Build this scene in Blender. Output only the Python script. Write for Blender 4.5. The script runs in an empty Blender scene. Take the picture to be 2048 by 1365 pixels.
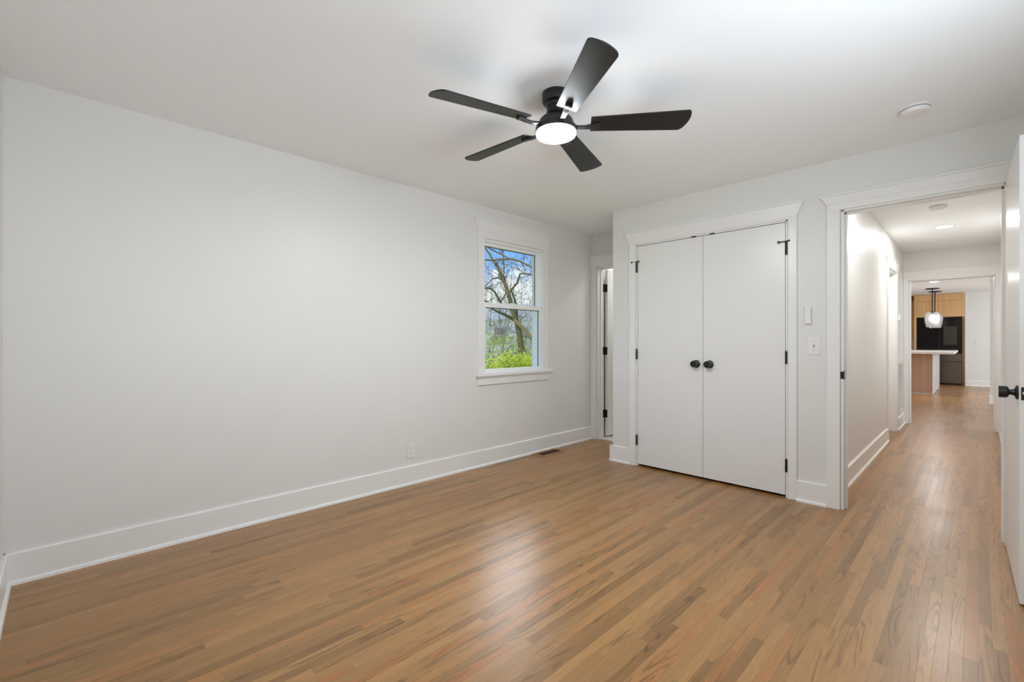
import bpy, bmesh, math, random
from mathutils import Vector, Matrix, noise

S = bpy.context.scene
COL = S.collection
PI = math.pi

# ------------------------------------------------------------------ camera
CAM_H = 1.16
F_PX = 916.0
HEAD = math.atan(933.0 / 916.0)          # heading, left of +Y
cam_d = bpy.data.cameras.new('camera')
cam_d.sensor_width = 36.0
cam_d.sensor_fit = 'HORIZONTAL'
cam_d.lens = F_PX / 2048.0 * 36.0
cam_d.clip_start = 0.02
cam_d.clip_end = 400
cam = bpy.data.objects.new('camera', cam_d)
COL.objects.link(cam)
cam.location = (0, 0, CAM_H)
cam.rotation_euler = (PI / 2, 0, HEAD)
S.camera = cam

S.view_settings.view_transform = 'Standard'
S.view_settings.look = 'None'
S.view_settings.exposure = 0.03
S.view_settings.gamma = 1.0
S.view_settings.use_curve_mapping = False
S.cycles.max_bounces = 14
S.cycles.diffuse_bounces = 8
S.cycles.glossy_bounces = 6
S.cycles.transmission_bounces = 10
S.cycles.transparent_max_bounces = 12
S.cycles.sample_clamp_indirect = 6.0
S.cycles.use_denoising = True
S.cycles.denoiser = 'OPENIMAGEDENOISE'
S.cycles.denoising_input_passes = 'RGB_ALBEDO_NORMAL'
S.cycles.denoising_prefilter = 'ACCURATE'
S.cycles.caustics_reflective = False
S.cycles.caustics_refractive = False


def srgb(r, g, b):
    def c(v):
        v /= 255.0
        return v / 12.92 if v <= 0.04045 else ((v + 0.055) / 1.055) ** 2.4
    return (c(r), c(g), c(b), 1.0)


# ------------------------------------------------------------------ world: blue sky with cumulus
W = bpy.data.worlds.new('sky')
S.world = W
W.use_nodes = True
W.cycles.sampling_method = 'NONE'
nt = W.node_tree
nt.nodes.clear()
N = nt.nodes.new
L = nt.links.new
o = N('ShaderNodeOutputWorld')
bg = N('ShaderNodeBackground')
tc = N('ShaderNodeTexCoord')
sep = N('ShaderNodeSeparateXYZ')
L(tc.outputs['Generated'], sep.inputs[0])
grad = N('ShaderNodeValToRGB')
grad.color_ramp.elements[0].position = 0.0
grad.color_ramp.elements[0].color = srgb(190, 214, 238)
grad.color_ramp.elements[1].position = 0.22
grad.color_ramp.elements[1].color = srgb(84, 148, 222)
L(sep.outputs['Z'], grad.inputs[0])
mp = N('ShaderNodeMapping')
mp.inputs['Scale'].default_value = (4.0, 4.0, 9.0)
mp.inputs['Location'].default_value = (0.3, 0.2, 0.1)
L(tc.outputs['Generated'], mp.inputs[0])
nz = N('ShaderNodeTexNoise')
nz.inputs['Scale'].default_value = 1.6
nz.inputs['Detail'].default_value = 7
nz.inputs['Roughness'].default_value = 0.55
L(mp.outputs[0], nz.inputs['Vector'])
# clouds thicken towards the skyline
band = N('ShaderNodeMapRange')
band.inputs['From Min'].default_value = 0.05
band.inputs['From Max'].default_value = 0.20
band.inputs['To Min'].default_value = 0.16
band.inputs['To Max'].default_value = -0.14
L(sep.outputs['Z'], band.inputs['Value'])
ad = N('ShaderNodeMath')
ad.operation = 'ADD'
L(nz.outputs['Fac'], ad.inputs[0])
L(band.outputs[0], ad.inputs[1])
cr = N('ShaderNodeValToRGB')
cr.color_ramp.elements[0].position = 0.43
cr.color_ramp.elements[1].position = 0.53
L(ad.outputs[0], cr.inputs[0])
mx = N('ShaderNodeMix')
mx.data_type = 'RGBA'
L(cr.outputs[0], mx.inputs['Factor'])
L(grad.outputs[0], mx.inputs['A'])
mx.inputs['B'].default_value = srgb(246, 248, 252)
L(mx.outputs['Result'], bg.inputs['Color'])
bg.inputs['Strength'].default_value = 1.6
L(bg.outputs[0], o.inputs['Surface'])


def light(name, kind, loc, energy, color=(1, 1, 1), size=None, size_y=None, direction=None, shape=None, spread=None):
    d = bpy.data.lights.new(name, kind)
    d.energy = energy
    d.color = color
    if kind == 'AREA':
        d.shape = shape or ('RECTANGLE' if size_y else 'DISK')
        d.size = size
        if size_y:
            d.size_y = size_y
        if spread:
            d.spread = spread
    elif kind in ('POINT', 'SPOT') and size:
        d.shadow_soft_size = size
    ob = bpy.data.objects.new(name, d)
    COL.objects.link(ob)
    ob.location = loc
    if direction is not None:
        ob.rotation_euler = Vector(direction).to_track_quat('-Z', 'Y').to_euler()
    return ob


# added soft sun for the window glow on the floor, beyond the bedroom window (on the left wall)
el = math.radians(27.5)
sd = Vector((-0.715 * math.cos(el), 0.699 * math.cos(el), math.sin(el)))
sun = light('floor_glow_sun', 'SUN', (-20, 20, 15), 0.75, (0.98, 0.985, 1.0), direction=-sd)
sun.data.angle = math.radians(20)
# the sun itself, high over the back of the house: lights the garden, enters no window in view
light('sun', 'SUN', (-10, -20, 30), 4.2, (1.0, 0.96, 0.88), direction=(0.10, 0.60, -0.80)).data.angle = math.radians(0.6)

# added fill lamps in unseen window openings of the bedroom, living room and kitchen
light('added_fill_bedroom', 'AREA', (0.50, 1.15, 1.45), 38, (0.75, 0.875, 1.0), 2.05, 1.15, direction=(-1, 0, 1.25))
light('added_fill_living', 'AREA', (4.13, 10.5, 1.45), 110, (0.80, 0.90, 1.0), 2.6, 1.6, direction=(-1, 0, 0.15))
light('added_fill_kitchen', 'AREA', (4.13, 14.5, 1.45), 140, (0.76, 0.88, 1.0), 2.2, 1.3, direction=(-1, 0, 0.1))

FAN = Vector((-1.500, 1.785, 0))
CEIL = 2.415


# ------------------------------------------------------------------ materials
def new_mat(name):
    m = bpy.data.materials.new(name)
    m.use_nodes = True
    b = m.node_tree.nodes['Principled BSDF']
    return m, m.node_tree, b


def paint(name, rgb, rough=0.5, bump=0.0015, scale=220.0, spec=0.5, coat=0.0, metallic=0.0, vary=0.02):
    m, t, b = new_mat(name)
    nn = t.nodes.new
    tc = nn('ShaderNodeTexCoord')
    nz = nn('ShaderNodeTexNoise')
    nz.inputs['Scale'].default_value = scale
    nz.inputs['Detail'].default_value = 3
    t.links.new(tc.outputs['Object'], nz.inputs['Vector'])
    n2 = nn('ShaderNodeTexNoise')
    n2.inputs['Scale'].default_value = 2.3
    n2.inputs['Detail'].default_value = 2
    t.links.new(tc.outputs['Object'], n2.inputs['Vector'])
    rp = nn('ShaderNodeMapRange')
    rp.inputs['To Min'].default_value = 1.0 - vary
    rp.inputs['To Max'].default_value = 1.0 + vary
    t.links.new(n2.outputs['Fac'], rp.inputs['Value'])
    mul = nn('ShaderNodeVectorMath')
    mul.operation = 'SCALE'
    mul.inputs[0].default_value = rgb[:3]
    t.links.new(rp.outputs[0], mul.inputs['Scale'])
    t.links.new(mul.outputs[0], b.inputs['Base Color'])
    bp = nn('ShaderNodeBump')
    bp.inputs['Strength'].default_value = 0.25
    bp.inputs['Distance'].default_value = bump
    t.links.new(nz.outputs['Fac'], bp.inputs['Height'])
    t.links.new(bp.outputs[0], b.inputs['Normal'])
    b.inputs['Roughness'].default_value = rough
    b.inputs['Specular IOR Level'].default_value = spec
    b.inputs['Coat Weight'].default_value = coat
    b.inputs['Metallic'].default_value = metallic
    return m


def emit(name, rgb, strength, sampled=True):
    m, t, b = new_mat(name)
    if not sampled:
        m.cycles.emission_sampling = 'NONE'
    b.inputs['Base Color'].default_value = (0.8, 0.8, 0.8, 1)
    b.inputs['Emission Color'].default_value = (*rgb, 1)
    b.inputs['Emission Strength'].default_value = strength
    return m


def wood(name, dark, light_, rough=0.45, axis='Z', scale=1.0, coat=0.0):
    """straight grained veneer, grain along the axis"""
    m, t, b = new_mat(name)
    nn = t.nodes.new
    tc = nn('ShaderNodeTexCoord')
    mp = nn('ShaderNodeMapping')
    sc = {'X': (1.2, 45, 45), 'Y': (45, 1.2, 45), 'Z': (45, 45, 1.2)}[axis]
    mp.inputs['Scale'].default_value = tuple(v * scale for v in sc)
    t.links.new(tc.outputs['Object'], mp.inputs[0])
    nz = nn('ShaderNodeTexNoise')
    nz.inputs['Scale'].default_value = 1.0
    nz.inputs['Detail'].default_value = 5
    t.links.new(mp.outputs[0], nz.inputs['Vector'])
    cr = nn('ShaderNodeValToRGB')
    cr.color_ramp.elements[0].position = 0.3
    cr.color_ramp.elements[0].color = dark
    cr.color_ramp.elements[1].position = 0.7
    cr.color_ramp.elements[1].color = light_
    t.links.new(nz.outputs['Fac'], cr.inputs[0])
    t.links.new(cr.outputs[0], b.inputs['Base Color'])
    b.inputs['Roughness'].default_value = rough
    b.inputs['Coat Weight'].default_value = coat
    return m


def strip_floor(name):
    """narrow oak strips running along Y: random lengths, tones and grain per strip"""
    m, t, b = new_mat(name)
    nn = t.nodes.new
    ln = t.links.new

    def math_(op, a, c=None, d=None):
        n = nn('ShaderNodeMath')
        n.operation = op
        for i, v in enumerate((a, c, d)):
            if v is None:
                continue
            if isinstance(v, (int, float)):
                n.inputs[i].default_value = v
            else:
                ln(v, n.inputs[i])
        return n.outputs[0]
    tc = nn('ShaderNodeTexCoord')
    sp = nn('ShaderNodeSeparateXYZ')
    ln(tc.outputs['Object'], sp.inputs[0])
    wd = 0.0385
    xr = math_('DIVIDE', sp.outputs['X'], wd)
    row = math_('FLOOR', xr)
    fx = math_('FRACT', xr)
    wr = nn('ShaderNodeTexWhiteNoise')
    wr.noise_dimensions = '1D'
    ln(row, wr.inputs['W'])
    ln_len = math_('MULTIPLY_ADD', wr.outputs['Value'], 0.7, 0.55)   # strip length 0.45..1.0
    off = math_('MULTIPLY', wr.outputs['Value'], 37.7)
    # wander the joints so lengths within one row differ
    wob = nn('ShaderNodeTexNoise')
    wob.noise_dimensions = '2D'
    cw = nn('ShaderNodeCombineXYZ')
    ln(math_('MULTIPLY', sp.outputs['Y'], 0.9), cw.inputs['X'])
    ln(math_('MULTIPLY', row, 7.31), cw.inputs['Y'])
    ln(cw.outputs[0], wob.inputs['Vector'])
    wob.inputs['Scale'].default_value = 1.0
    wob.inputs['Detail'].default_value = 0
    yy = math_('ADD', sp.outputs['Y'], math_('MULTIPLY', wob.outputs['Fac'], 0.5))
    yr = math_('ADD', math_('DIVIDE', yy, ln_len), off)
    colm = math_('FLOOR', yr)
    fy = math_('FRACT', yr)
    cv = nn('ShaderNodeCombineXYZ')
    ln(row, cv.inputs['X'])
    ln(colm, cv.inputs['Y'])
    wn = nn('ShaderNodeTexWhiteNoise')
    wn.noise_dimensions = '2D'
    ln(cv.outputs[0], wn.inputs['Vector'])
    rnd = wn.outputs['Value']
    spc = nn('ShaderNodeSeparateColor')
    ln(wn.outputs['Color'], spc.inputs[0])
    rnd2 = spc.outputs[1]
    # tone per strip
    cr = nn('ShaderNodeValToRGB')
    e = cr.color_ramp.elements
    e[0].position = 0.0
    e[0].color = FLOOR_C[0]
    e[1].position = 1.0
    e[1].color = FLOOR_C[4]
    for p, c in ((0.22, FLOOR_C[1]), (0.5, FLOOR_C[2]), (0.8, FLOOR_C[3])):
        k = e.new(p)
        k.color = c
    ln(rnd, cr.inputs[0])
    # grain coordinates
    gz = math_('MULTIPLY', rnd2, 43.0)
    gv = nn('ShaderNodeCombineXYZ')
    ln(math_('ADD', math_('MULTIPLY', sp.outputs['X'], 1.0), math_('MULTIPLY', rnd, 9.0)), gv.inputs['X'])
    ln(math_('MULTIPLY', sp.outputs['Y'], 0.085), gv.inputs['Y'])
    ln(gz, gv.inputs['Z'])
    fine = nn('ShaderNodeTexNoise')
    fine.inputs['Scale'].default_value = 170
    fine.inputs['Detail'].default_value = 4
    fine.inputs['Roughness'].default_value = 0.65
    ln(gv.outputs[0], fine.inputs['Vector'])
    # cathedral figure: rings of a stretched noise field
    big = nn('ShaderNodeTexNoise')
    big.inputs['Scale'].default_value = 17
    big.inputs['Detail'].default_value = 1.5
    ln(gv.outputs[0], big.inputs['Vector'])
    ring = math_('SINE', math_('MULTIPLY', big.outputs['Fac'], 60.0))
    ring = math_('MULTIPLY_ADD', ring, 0.5, 0.5)
    ring = math_('POWER', ring, 2.6)
    figured = math_('GREATER_THAN', rnd2, 0.38)
    ring = math_('MULTIPLY', ring, math_('MULTIPLY_ADD', figured, 0.75, 0.25))
    # fade the rings by a patchy mask
    msk = nn('ShaderNodeTexNoise')
    msk.inputs['Scale'].default_value = 22
    ln(gv.outputs[0], msk.inputs['Vector'])
    mr = nn('ShaderNodeMapRange')
    mr.inputs['From Min'].default_value = 0.42
    mr.inputs['From Max'].default_value = 0.62
    ln(msk.outputs['Fac'], mr.inputs['Value'])
    ring = math_('MULTIPLY', ring, mr.outputs[0])
    grain = math_('MULTIPLY_ADD', fine.outputs['Fac'], 0.60, 0.70)          # about 0.85..1.15
    dark = math_('SUBTRACT', 1.0, math_('MULTIPLY', ring, 0.42))
    fac = math_('MULTIPLY', grain, dark)
    # joints
    ex = math_('MINIMUM', fx, math_('SUBTRACT', 1.0, fx))
    ey = math_('MULTIPLY', math_('MINIMUM', fy, math_('SUBTRACT', 1.0, fy)), ln_len)
    jx = nn('ShaderNodeMapRange')
    jx.inputs['From Max'].default_value = 0.022
    ln(ex, jx.inputs['Value'])
    jy = nn('ShaderNodeMapRange')
    jy.inputs['From Max'].default_value = 0.0012
    ln(ey, jy.inputs['Value'])
    joint = math_('MINIMUM', jx.outputs[0], jy.outputs[0])
    jd = math_('MULTIPLY_ADD', joint, 0.38, 0.62)
    fac = math_('MULTIPLY', fac, jd)
    vm = nn('ShaderNodeVectorMath')
    vm.operation = 'SCALE'
    ln(cr.outputs[0], vm.inputs[0])
    ln(fac, vm.inputs['Scale'])
    ln(vm.outputs[0], b.inputs['Base Color'])
    # worn satin finish
    wear = nn('ShaderNodeTexNoise')
    wear.inputs['Scale'].default_value = 2.2
    wear.inputs['Detail'].default_value = 4
    ln(tc.outputs['Object'], wear.inputs['Vector'])
    rg = nn('ShaderNodeMapRange')
    rg.inputs['From Min'].default_value = 0.3
    rg.inputs['From Max'].default_value = 0.7
    rg.inputs['To Min'].default_value = 0.285
    rg.inputs['To Max'].default_value = 0.36
    ln(wear.outputs['Fac'], rg.inputs['Value'])
    ln(rg.outputs[0], b.inputs['Roughness'])
    b.inputs['Specular IOR Level'].default_value = 0.30
    b.inputs['Coat Weight'].default_value = 0.26
    b.inputs['Coat Roughness'].default_value = 0.285
    hb = math_('ADD', math_('MULTIPLY', joint, 0.5), math_('MULTIPLY', fine.outputs['Fac'], 0.25))
    hb = math_('ADD', hb, math_('MULTIPLY', rnd, 0.25))
    bp = nn('ShaderNodeBump')
    bp.inputs['Strength'].default_value = 0.28
    bp.inputs['Distance'].default_value = 0.0008
    ln(hb, bp.inputs['Height'])
    ln(bp.outputs[0], b.inputs['Normal'])
    return m


FLOOR_C = [srgb(132, 96, 56), srgb(148, 110, 66), srgb(155, 115, 70), srgb(166, 124, 75), srgb(160, 108, 61)]

M = {}
M['wall'] = paint('wall_paint', srgb(226, 225, 221), 0.42, 0.0008, 160, vary=0.008)
M['ceil'] = paint('ceiling_paint', srgb(245, 247, 248), 0.8, 0.001, 140, vary=0.008)
M['trim'] = paint('trim_paint', srgb(235, 234, 231), 0.30, 0.0004, 60, vary=0.006)
M['door'] = paint('door_paint', srgb(232, 231, 228), 0.29, 0.0008, 45, vary=0.006)
M['floor'] = strip_floor('oak_strip_floor')
M['black'] = paint('black_metal', (0.006, 0.006, 0.006, 1), 0.38, 0.0002, 300, metallic=0.0)
M['blade'] = paint('black_blade', (0.005, 0.005, 0.0045, 1), 0.42, 0.0006, 260)
M['bronze'] = paint('dark_bronze', (0.02, 0.018, 0.016, 1), 0.35, 0.0002, 300, metallic=0.6)
M['steel'] = paint('steel', (0.5, 0.5, 0.5, 1), 0.3, 0.0001, 300, metallic=1.0)
M['plastic'] = paint('white_plastic', srgb(233, 231, 227), 0.35, 0.0001, 200)
M['plastic_shadow'] = paint('grey_plastic', srgb(150, 148, 144), 0.5, 0.0001, 200)
M['slot'] = paint('dark_slot', srgb(45, 43, 40), 0.6, 0.0001, 200)
M['vinyl'] = paint('white_vinyl', srgb(243, 243, 241), 0.3, 0.0001, 200)
M['ext_trim'] = paint('pale_green_trim', srgb(186, 205, 200), 0.6, 0.001, 80)
M['siding'] = paint('outside_siding', srgb(200, 205, 205), 0.7, 0.001, 80)
M['tile'] = paint('white_tile', srgb(232, 230, 226), 0.2, 0.0002, 60)
M['reg'] = wood('register_wood', srgb(158, 116, 74), srgb(182, 138, 94), 0.4, 'Y')
M['reg_dark'] = wood('register_dark', srgb(44, 26, 12), srgb(66, 40, 20), 0.5, 'Y')
M['oak'] = wood('light_oak', srgb(206, 160, 104), srgb(226, 184, 130), 0.45, 'Z', 0.6)
M['oak_shade'] = wood('brown_oak_shade', srgb(120, 84, 52), srgb(140, 100, 64), 0.45, 'Z', 0.6)
M['oak_pink'] = wood('island_oak', srgb(190, 158, 136), srgb(214, 182, 160), 0.5, 'Z', 0.6)
M['quartz'] = paint('white_quartz', srgb(244, 240, 236), 0.2, 0.0001, 30)
M['fridge_glass'] = paint('black_glass', (0.006, 0.005, 0.005, 1), 0.06, 0.00002, 30, spec=0.25)
M['fridge_steel'] = paint('dark_stainless', (0.15, 0.125, 0.105, 1), 0.32, 0.0002, 300, metallic=0.8)
M['screen'] = paint('dark_screen', (0.05, 0.042, 0.034, 1), 0.12, 0.00002, 30, spec=0.3)
M['grille'] = paint('grille_paint', srgb(214, 213, 210), 0.5, 0.0003, 100)
M['grille_dark'] = paint('grille_shadow', srgb(120, 120, 118), 0.8, 0.0003, 100)


def glass_mat(name, rough=0.0, tint=(1, 1, 1)):
    m, t, b = new_mat(name)
    t.nodes.clear()
    nn = t.nodes.new
    out = nn('ShaderNodeOutputMaterial')
    mix = nn('ShaderNodeMixShader')
    tr = nn('ShaderNodeBsdfTransparent')
    tr.inputs['Color'].default_value = (*tint, 1)
    gl = nn('ShaderNodeBsdfGlossy')
    gl.inputs['Roughness'].default_value = rough
    fr = nn('ShaderNodeFresnel')
    fr.inputs['IOR'].default_value = 1.45
    ge = nn('ShaderNodeNewGeometry')
    inv = nn('ShaderNodeMath')
    inv.operation = 'SUBTRACT'
    inv.inputs[0].default_value = 1.0
    t.links.new(ge.outputs['Backfacing'], inv.inputs[1])
    mu = nn('ShaderNodeMath')
    mu.operation = 'MULTIPLY'
    t.links.new(fr.outputs[0], mu.inputs[0])
    t.links.new(inv.outputs[0], mu.inputs[1])
    t.links.new(mu.outputs[0], mix.inputs[0])
    t.links.new(tr.outputs[0], mix.inputs[1])
    t.links.new(gl.outputs[0], mix.inputs[2])
    t.links.new(mix.outputs[0], out.inputs[0])
    return m


M['pane'] = glass_mat('window_glass', 0.0, (0.97, 0.98, 0.98))
gm, gt, gb = new_mat('ribbed_glass')
gb.inputs['Base Color'].default_value = (0.97, 0.97, 0.98, 1)
gb.inputs['Roughness'].default_value = 0.22
gb.inputs['Transmission Weight'].default_value = 0.82
gb.inputs['IOR'].default_value = 1.25
M['globe'] = gm
M['bulb'] = emit('bulb_glow', (1.0, 0.94, 0.85), 60, False)
M['fan_light'] = emit('fan_diffuser_glow', (0.885, 0.955, 1.0), 255)
M['fan_light_rim'] = emit('fan_diffuser_rim_glow', (0.93, 0.97, 1.0), 135)
M['down_light'] = emit('downlight_glow', (1.0, 0.95, 0.87), 18, False)


# ------------------------------------------------------------------ geometry helpers
def bx(bm, x0, x1, y0, y1, z0, z1, mi=0):
    vs = [bm.verts.new((x, y, z)) for z in (z0, z1) for (x, y) in ((x0, y0), (x1, y0), (x1, y1), (x0, y1))]
    fs = []
    for idx in ((3, 2, 1, 0), (4, 5, 6, 7), (0, 1, 5, 4), (1, 2, 6, 5), (2, 3, 7, 6), (3, 0, 4, 7)):
        f = bm.faces.new([vs[i] for i in idx])
        f.material_index = mi
        fs.append(f)
    return vs


def hexa(bm, lower, upper, mi=0):
    """solid between two quads (each 4 points, counter clockwise from above)"""
    a = [bm.verts.new(p) for p in lower]
    c = [bm.verts.new(p) for p in upper]
    bm.faces.new(a[::-1]).material_index = mi
    bm.faces.new(c).material_index = mi
    for i in range(4):
        j = (i + 1) % 4
        bm.faces.new([a[i], a[j], c[j], c[i]]).material_index = mi


def lathe(bm, prof, seg=48, centre=(0, 0, 0), mat=None, mi=0):
    """prof: (radius, height) from one end to the other; around Z, then mat"""
    mat = mat or Matrix.Identity(4)
    rings = []
    for r, z in prof:
        if r < 1e-6:
            rings.append([bm.verts.new(mat @ Vector((centre[0], centre[1], centre[2] + z)))])
        else:
            rings.append([bm.verts.new(mat @ Vector((centre[0] + r * math.cos(2 * PI * k / seg),
                                                    centre[1] + r * math.sin(2 * PI * k / seg), centre[2] + z))) for k in range(seg)])
    for a, c in zip(rings, rings[1:]):
        for k in range(seg):
            j = (k + 1) % seg
            q = []
            for v in (a[k % len(a)], a[j % len(a)], c[j % len(c)], c[k % len(c)]):
                if v not in q:
                    q.append(v)
            if len(q) > 2:
                try:
                    bm.faces.new(q).material_index = mi
                except ValueError:
                    pass
    for rg in (rings[0], rings[-1]):
        if len(rg) > 2:
            bm.faces.new(rg).material_index = mi


def tube(bm, pts, radii, seg=10):
    """round tube through points with a radius at each"""
    pts = [Vector(p) for p in pts]
    if isinstance(radii, (int, float)):
        radii = [radii] * len(pts)
    rings = []
    ref = Vector((0.13, 0.31, 0.94)).normalized()
    for i, p in enumerate(pts):
        d = (pts[min(i + 1, len(pts) - 1)] - pts[max(i - 1, 0)])
        d = d.normalized() if d.length > 1e-9 else Vector((0, 0, 1))
        a = d.cross(ref)
        if a.length < 1e-3:
            a = d.cross(Vector((1, 0, 0)))
        a.normalize()
        c = d.cross(a).normalized()
        rings.append([bm.verts.new(p + radii[i] * (math.cos(2 * PI * k / seg) * a + math.sin(2 * PI * k / seg) * c)) for k in range(seg)])
    for A, B in zip(rings, rings[1:]):
        for k in range(seg):
            j = (k + 1) % seg
            bm.faces.new([A[k], A[j], B[j], B[k]])
    bm.faces.new(rings[0][::-1])
    bm.faces.new(rings[-1])


def obj(name, bm, mat, parent=None, bevel=0.0, smooth=False, segs=2):
    bmesh.ops.recalc_face_normals(bm, faces=bm.faces)
    me = bpy.data.meshes.new(name)
    bm.to_mesh(me)
    bm.free()
    for m in (mat if isinstance(mat, (list, tuple)) else [mat]):
        me.materials.append(m)
    ob = bpy.data.objects.new(name, me)
    COL.objects.link(ob)
    if parent:
        ob.parent = parent
        ob.matrix_parent_inverse = Matrix.Translation(-parent.location) if parent.rotation_euler.z == 0 else (
            Matrix.Translation(parent.location) @ Matrix.Rotation(parent.rotation_euler.z, 4, 'Z')).inverted()
    if bevel:
        md = ob.modifiers.new('edge', 'BEVEL')
        md.width = bevel
        md.segments = segs
        md.limit_method = 'ANGLE'
        md.angle_limit = math.radians(40)
    if smooth:
        for p in me.polygons:
            p.use_smooth = True
        md = ob.modifiers.new('flat', 'EDGE_SPLIT')
        md.split_angle = math.radians(35)
    return ob


def box_obj(name, dims, mat, parent=None, bevel=0.0):
    bm = bmesh.new()
    bx(bm, *dims)
    return obj(name, bm, mat, parent, bevel)


def boxes_obj(name, lst, mat, parent=None, bevel=0.0):
    bm = bmesh.new()
    for d in lst:
        bx(bm, *d)
    return obj(name, bm, mat, parent, bevel)


def struct(ob):
    ob['kind'] = 'structure'
    return ob


def tag(ob, label, cat, group=None):
    ob['label'] = label
    ob['category'] = cat
    if group:
        ob['group'] = group
    return ob


def thing(name, label, cat, loc, group=None, rotz=0.0):
    e = bpy.data.objects.new(name, None)
    COL.objects.link(e)
    e.location = loc
    e.rotation_euler = (0, 0, rotz)
    e.empty_display_size = 0.1
    return tag(e, label, cat, group)


def sempty(name, loc, rotz=0.0):
    e = bpy.data.objects.new(name, None)
    COL.objects.link(e)
    e.location = loc
    e.rotation_euler = (0, 0, rotz)
    e['kind'] = 'structure'
    return e


# ------------------------------------------------------------------ room shell
XL = -3.23          # bedroom left wall face
YB = -0.20          # bedroom back wall face
YC = 3.82           # closet front wall face
XR = 0.38           # bedroom right wall face
XCR = -2.489        # side of the closet block
YW = 4.50           # wall with the bathroom door
HXL, HXR = -0.745, 0.207    # hallway walls
YE = 8.50           # hallway end wall
H = CEIL
LX0, LX1 = -3.6, 4.0        # living / kitchen
YK = 16.70
OPH = 2.055         # door opening height

struct(box_obj('floor', (-3.75, 4.25, -0.45, 17.6, -0.12, 0.0), M['floor']))
struct(box_obj('floor_bathroom', (-3.3, -2.30, 4.53, 6.2, 0.0, 0.010), M['tile']))
struct(box_obj('ceiling', (-3.75, 4.25, -0.45, 17.6, CEIL, 2.6), M['ceil']))

WY0, WY1, WZ0, WZ1 = 2.79, 3.63, 0.855, 2.115      # rough window opening
T = 0.16
struct(boxes_obj('wall_left', [
    (XL - T, XL, YB - 0.15, WY0, 0, H), (XL - T, XL, WY1, 6.35, 0, H),
    (XL - T, XL, WY0, WY1, 0, WZ0), (XL - T, XL, WY0, WY1, WZ1, H)], M['wall']))
struct(box_obj('wall_back', (XL - T, XR + 0.15, YB - 0.12, YB, 0, H), M['wall']))
rw = (0.10, 2.20, 0.85, 2.05)  # unseen opening, cut for the added fill lamp
struct(boxes_obj('wall_right', [
    (XR, XR + 0.15, YB, rw[0], 0, H), (XR, XR + 0.15, rw[1], YC + 0.01, 0, H),
    (XR, XR + 0.15, rw[0], rw[1], 0, rw[2]), (XR, XR + 0.15, rw[0], rw[1], rw[3], H)], M['wall']))
DX0, DX1 = -0.66, 0.115            # bedroom doorway
CX0, CX1 = -2.229, -0.991          # closet opening
WT = 0.125
struct(boxes_obj('wall_closet', [
    (XCR, CX0, YC, YC + WT, 0, H), (CX1, DX0, YC, YC + WT, 0, H),
    (CX0, CX1, YC, YC + WT, OPH, H), (DX0, DX1, YC, YC + WT, OPH, H),
    (DX1, XR + 0.15, YC, YC + WT, 0, H),
    (XCR, XCR + 0.1, YC + WT, YW + 0.12, 0, H)], M['wall']))
BX0, BX1 = -3.15, -2.54            # bathroom door opening
struct(boxes_obj('wall_far', [
    (XL, BX0, YW, YW + 0.12, 0, H), (BX0, BX1, YW, YW + 0.12, 2.03, H), (BX1, XCR, YW, YW + 0.12, 0, H),
    (XCR + 0.1, HXL - 0.12, YW, YW + 0.12, 0, H)], M['wall']))
struct(boxes_obj('wall_bathroom', [
    (XL, -2.2, 6.2, 6.35, 0, H), (-2.35, -2.2, YW + 0.12, 6.2, 0, H)], M['wall']))
HD0, HD1 = 6.88, 7.62              # door in the hallway's left wall
struct(boxes_obj('wall_hallway_left', [
    (HXL - 0.12, HXL, YC + WT, HD0, 0, H), (HXL - 0.12, HXL, HD1, YE + 0.12, 0, H),
    (HXL - 0.12, HXL, HD0, HD1, 2.03, H)], M['wall']))
struct(box_obj('wall_hallway_right', (HXR, HXR + 0.12, YC + WT, YE + 0.12, 0, H), M['wall']))
EX0, EX1 = -0.682, 0.147
struct(boxes_obj('wall_hallway_end', [
    (LX0, HXL - 0.12, YE, YE + 0.12, 0, H), (HXL, EX0, YE, YE + 0.12, 0, H), (EX1, HXR, YE, YE + 0.12, 0, H),
    (EX0, EX1, YE, YE + 0.12, 2.010, H), (HXR + 0.12, LX1, YE, YE + 0.12, 0, H)], M['wall']))
struct(box_obj('wall_living_left', (LX0 - 0.15, LX0, YE, 17.6, 0, H), M['wall']))
struct(boxes_obj('wall_living_right', [
    (LX1, LX1 + 0.15, YE, 9.15, 0, H), (LX1, LX1 + 0.15, 11.85, 13.35, 0, H), (LX1, LX1 + 0.15, 15.65, 17.6, 0, H),
    (LX1, LX1 + 0.15, 13.35, 15.65, 0, 0.75), (LX1, LX1 + 0.15, 13.35, 15.65, 2.15, H),
    (LX1, LX1 + 0.15, 9.15, 11.85, 0, 0.6), (LX1, LX1 + 0.15, 9.15, 11.85, 2.28, H)], M['wall']))
struct(box_obj('wall_partition', (0.150, LX1, 12.24, 12.37, 0, H), M['wall']))
struct(boxes_obj('wall_kitchen', [
    (-0.246, LX1, YK, YK + 0.12, 0, H), (-0.246, -0.15, YK + 0.12, 17.45, 0, H)], M['wall']))
struct(box_obj('wall_kitchen_back', (LX0, -0.15, 17.45, 17.6, 0, H), M['wall']))

# ------------------------------------------------------------------ baseboards with shoe moulding
BH, BT, SH = 0.150, 0.016, 0.020


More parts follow.
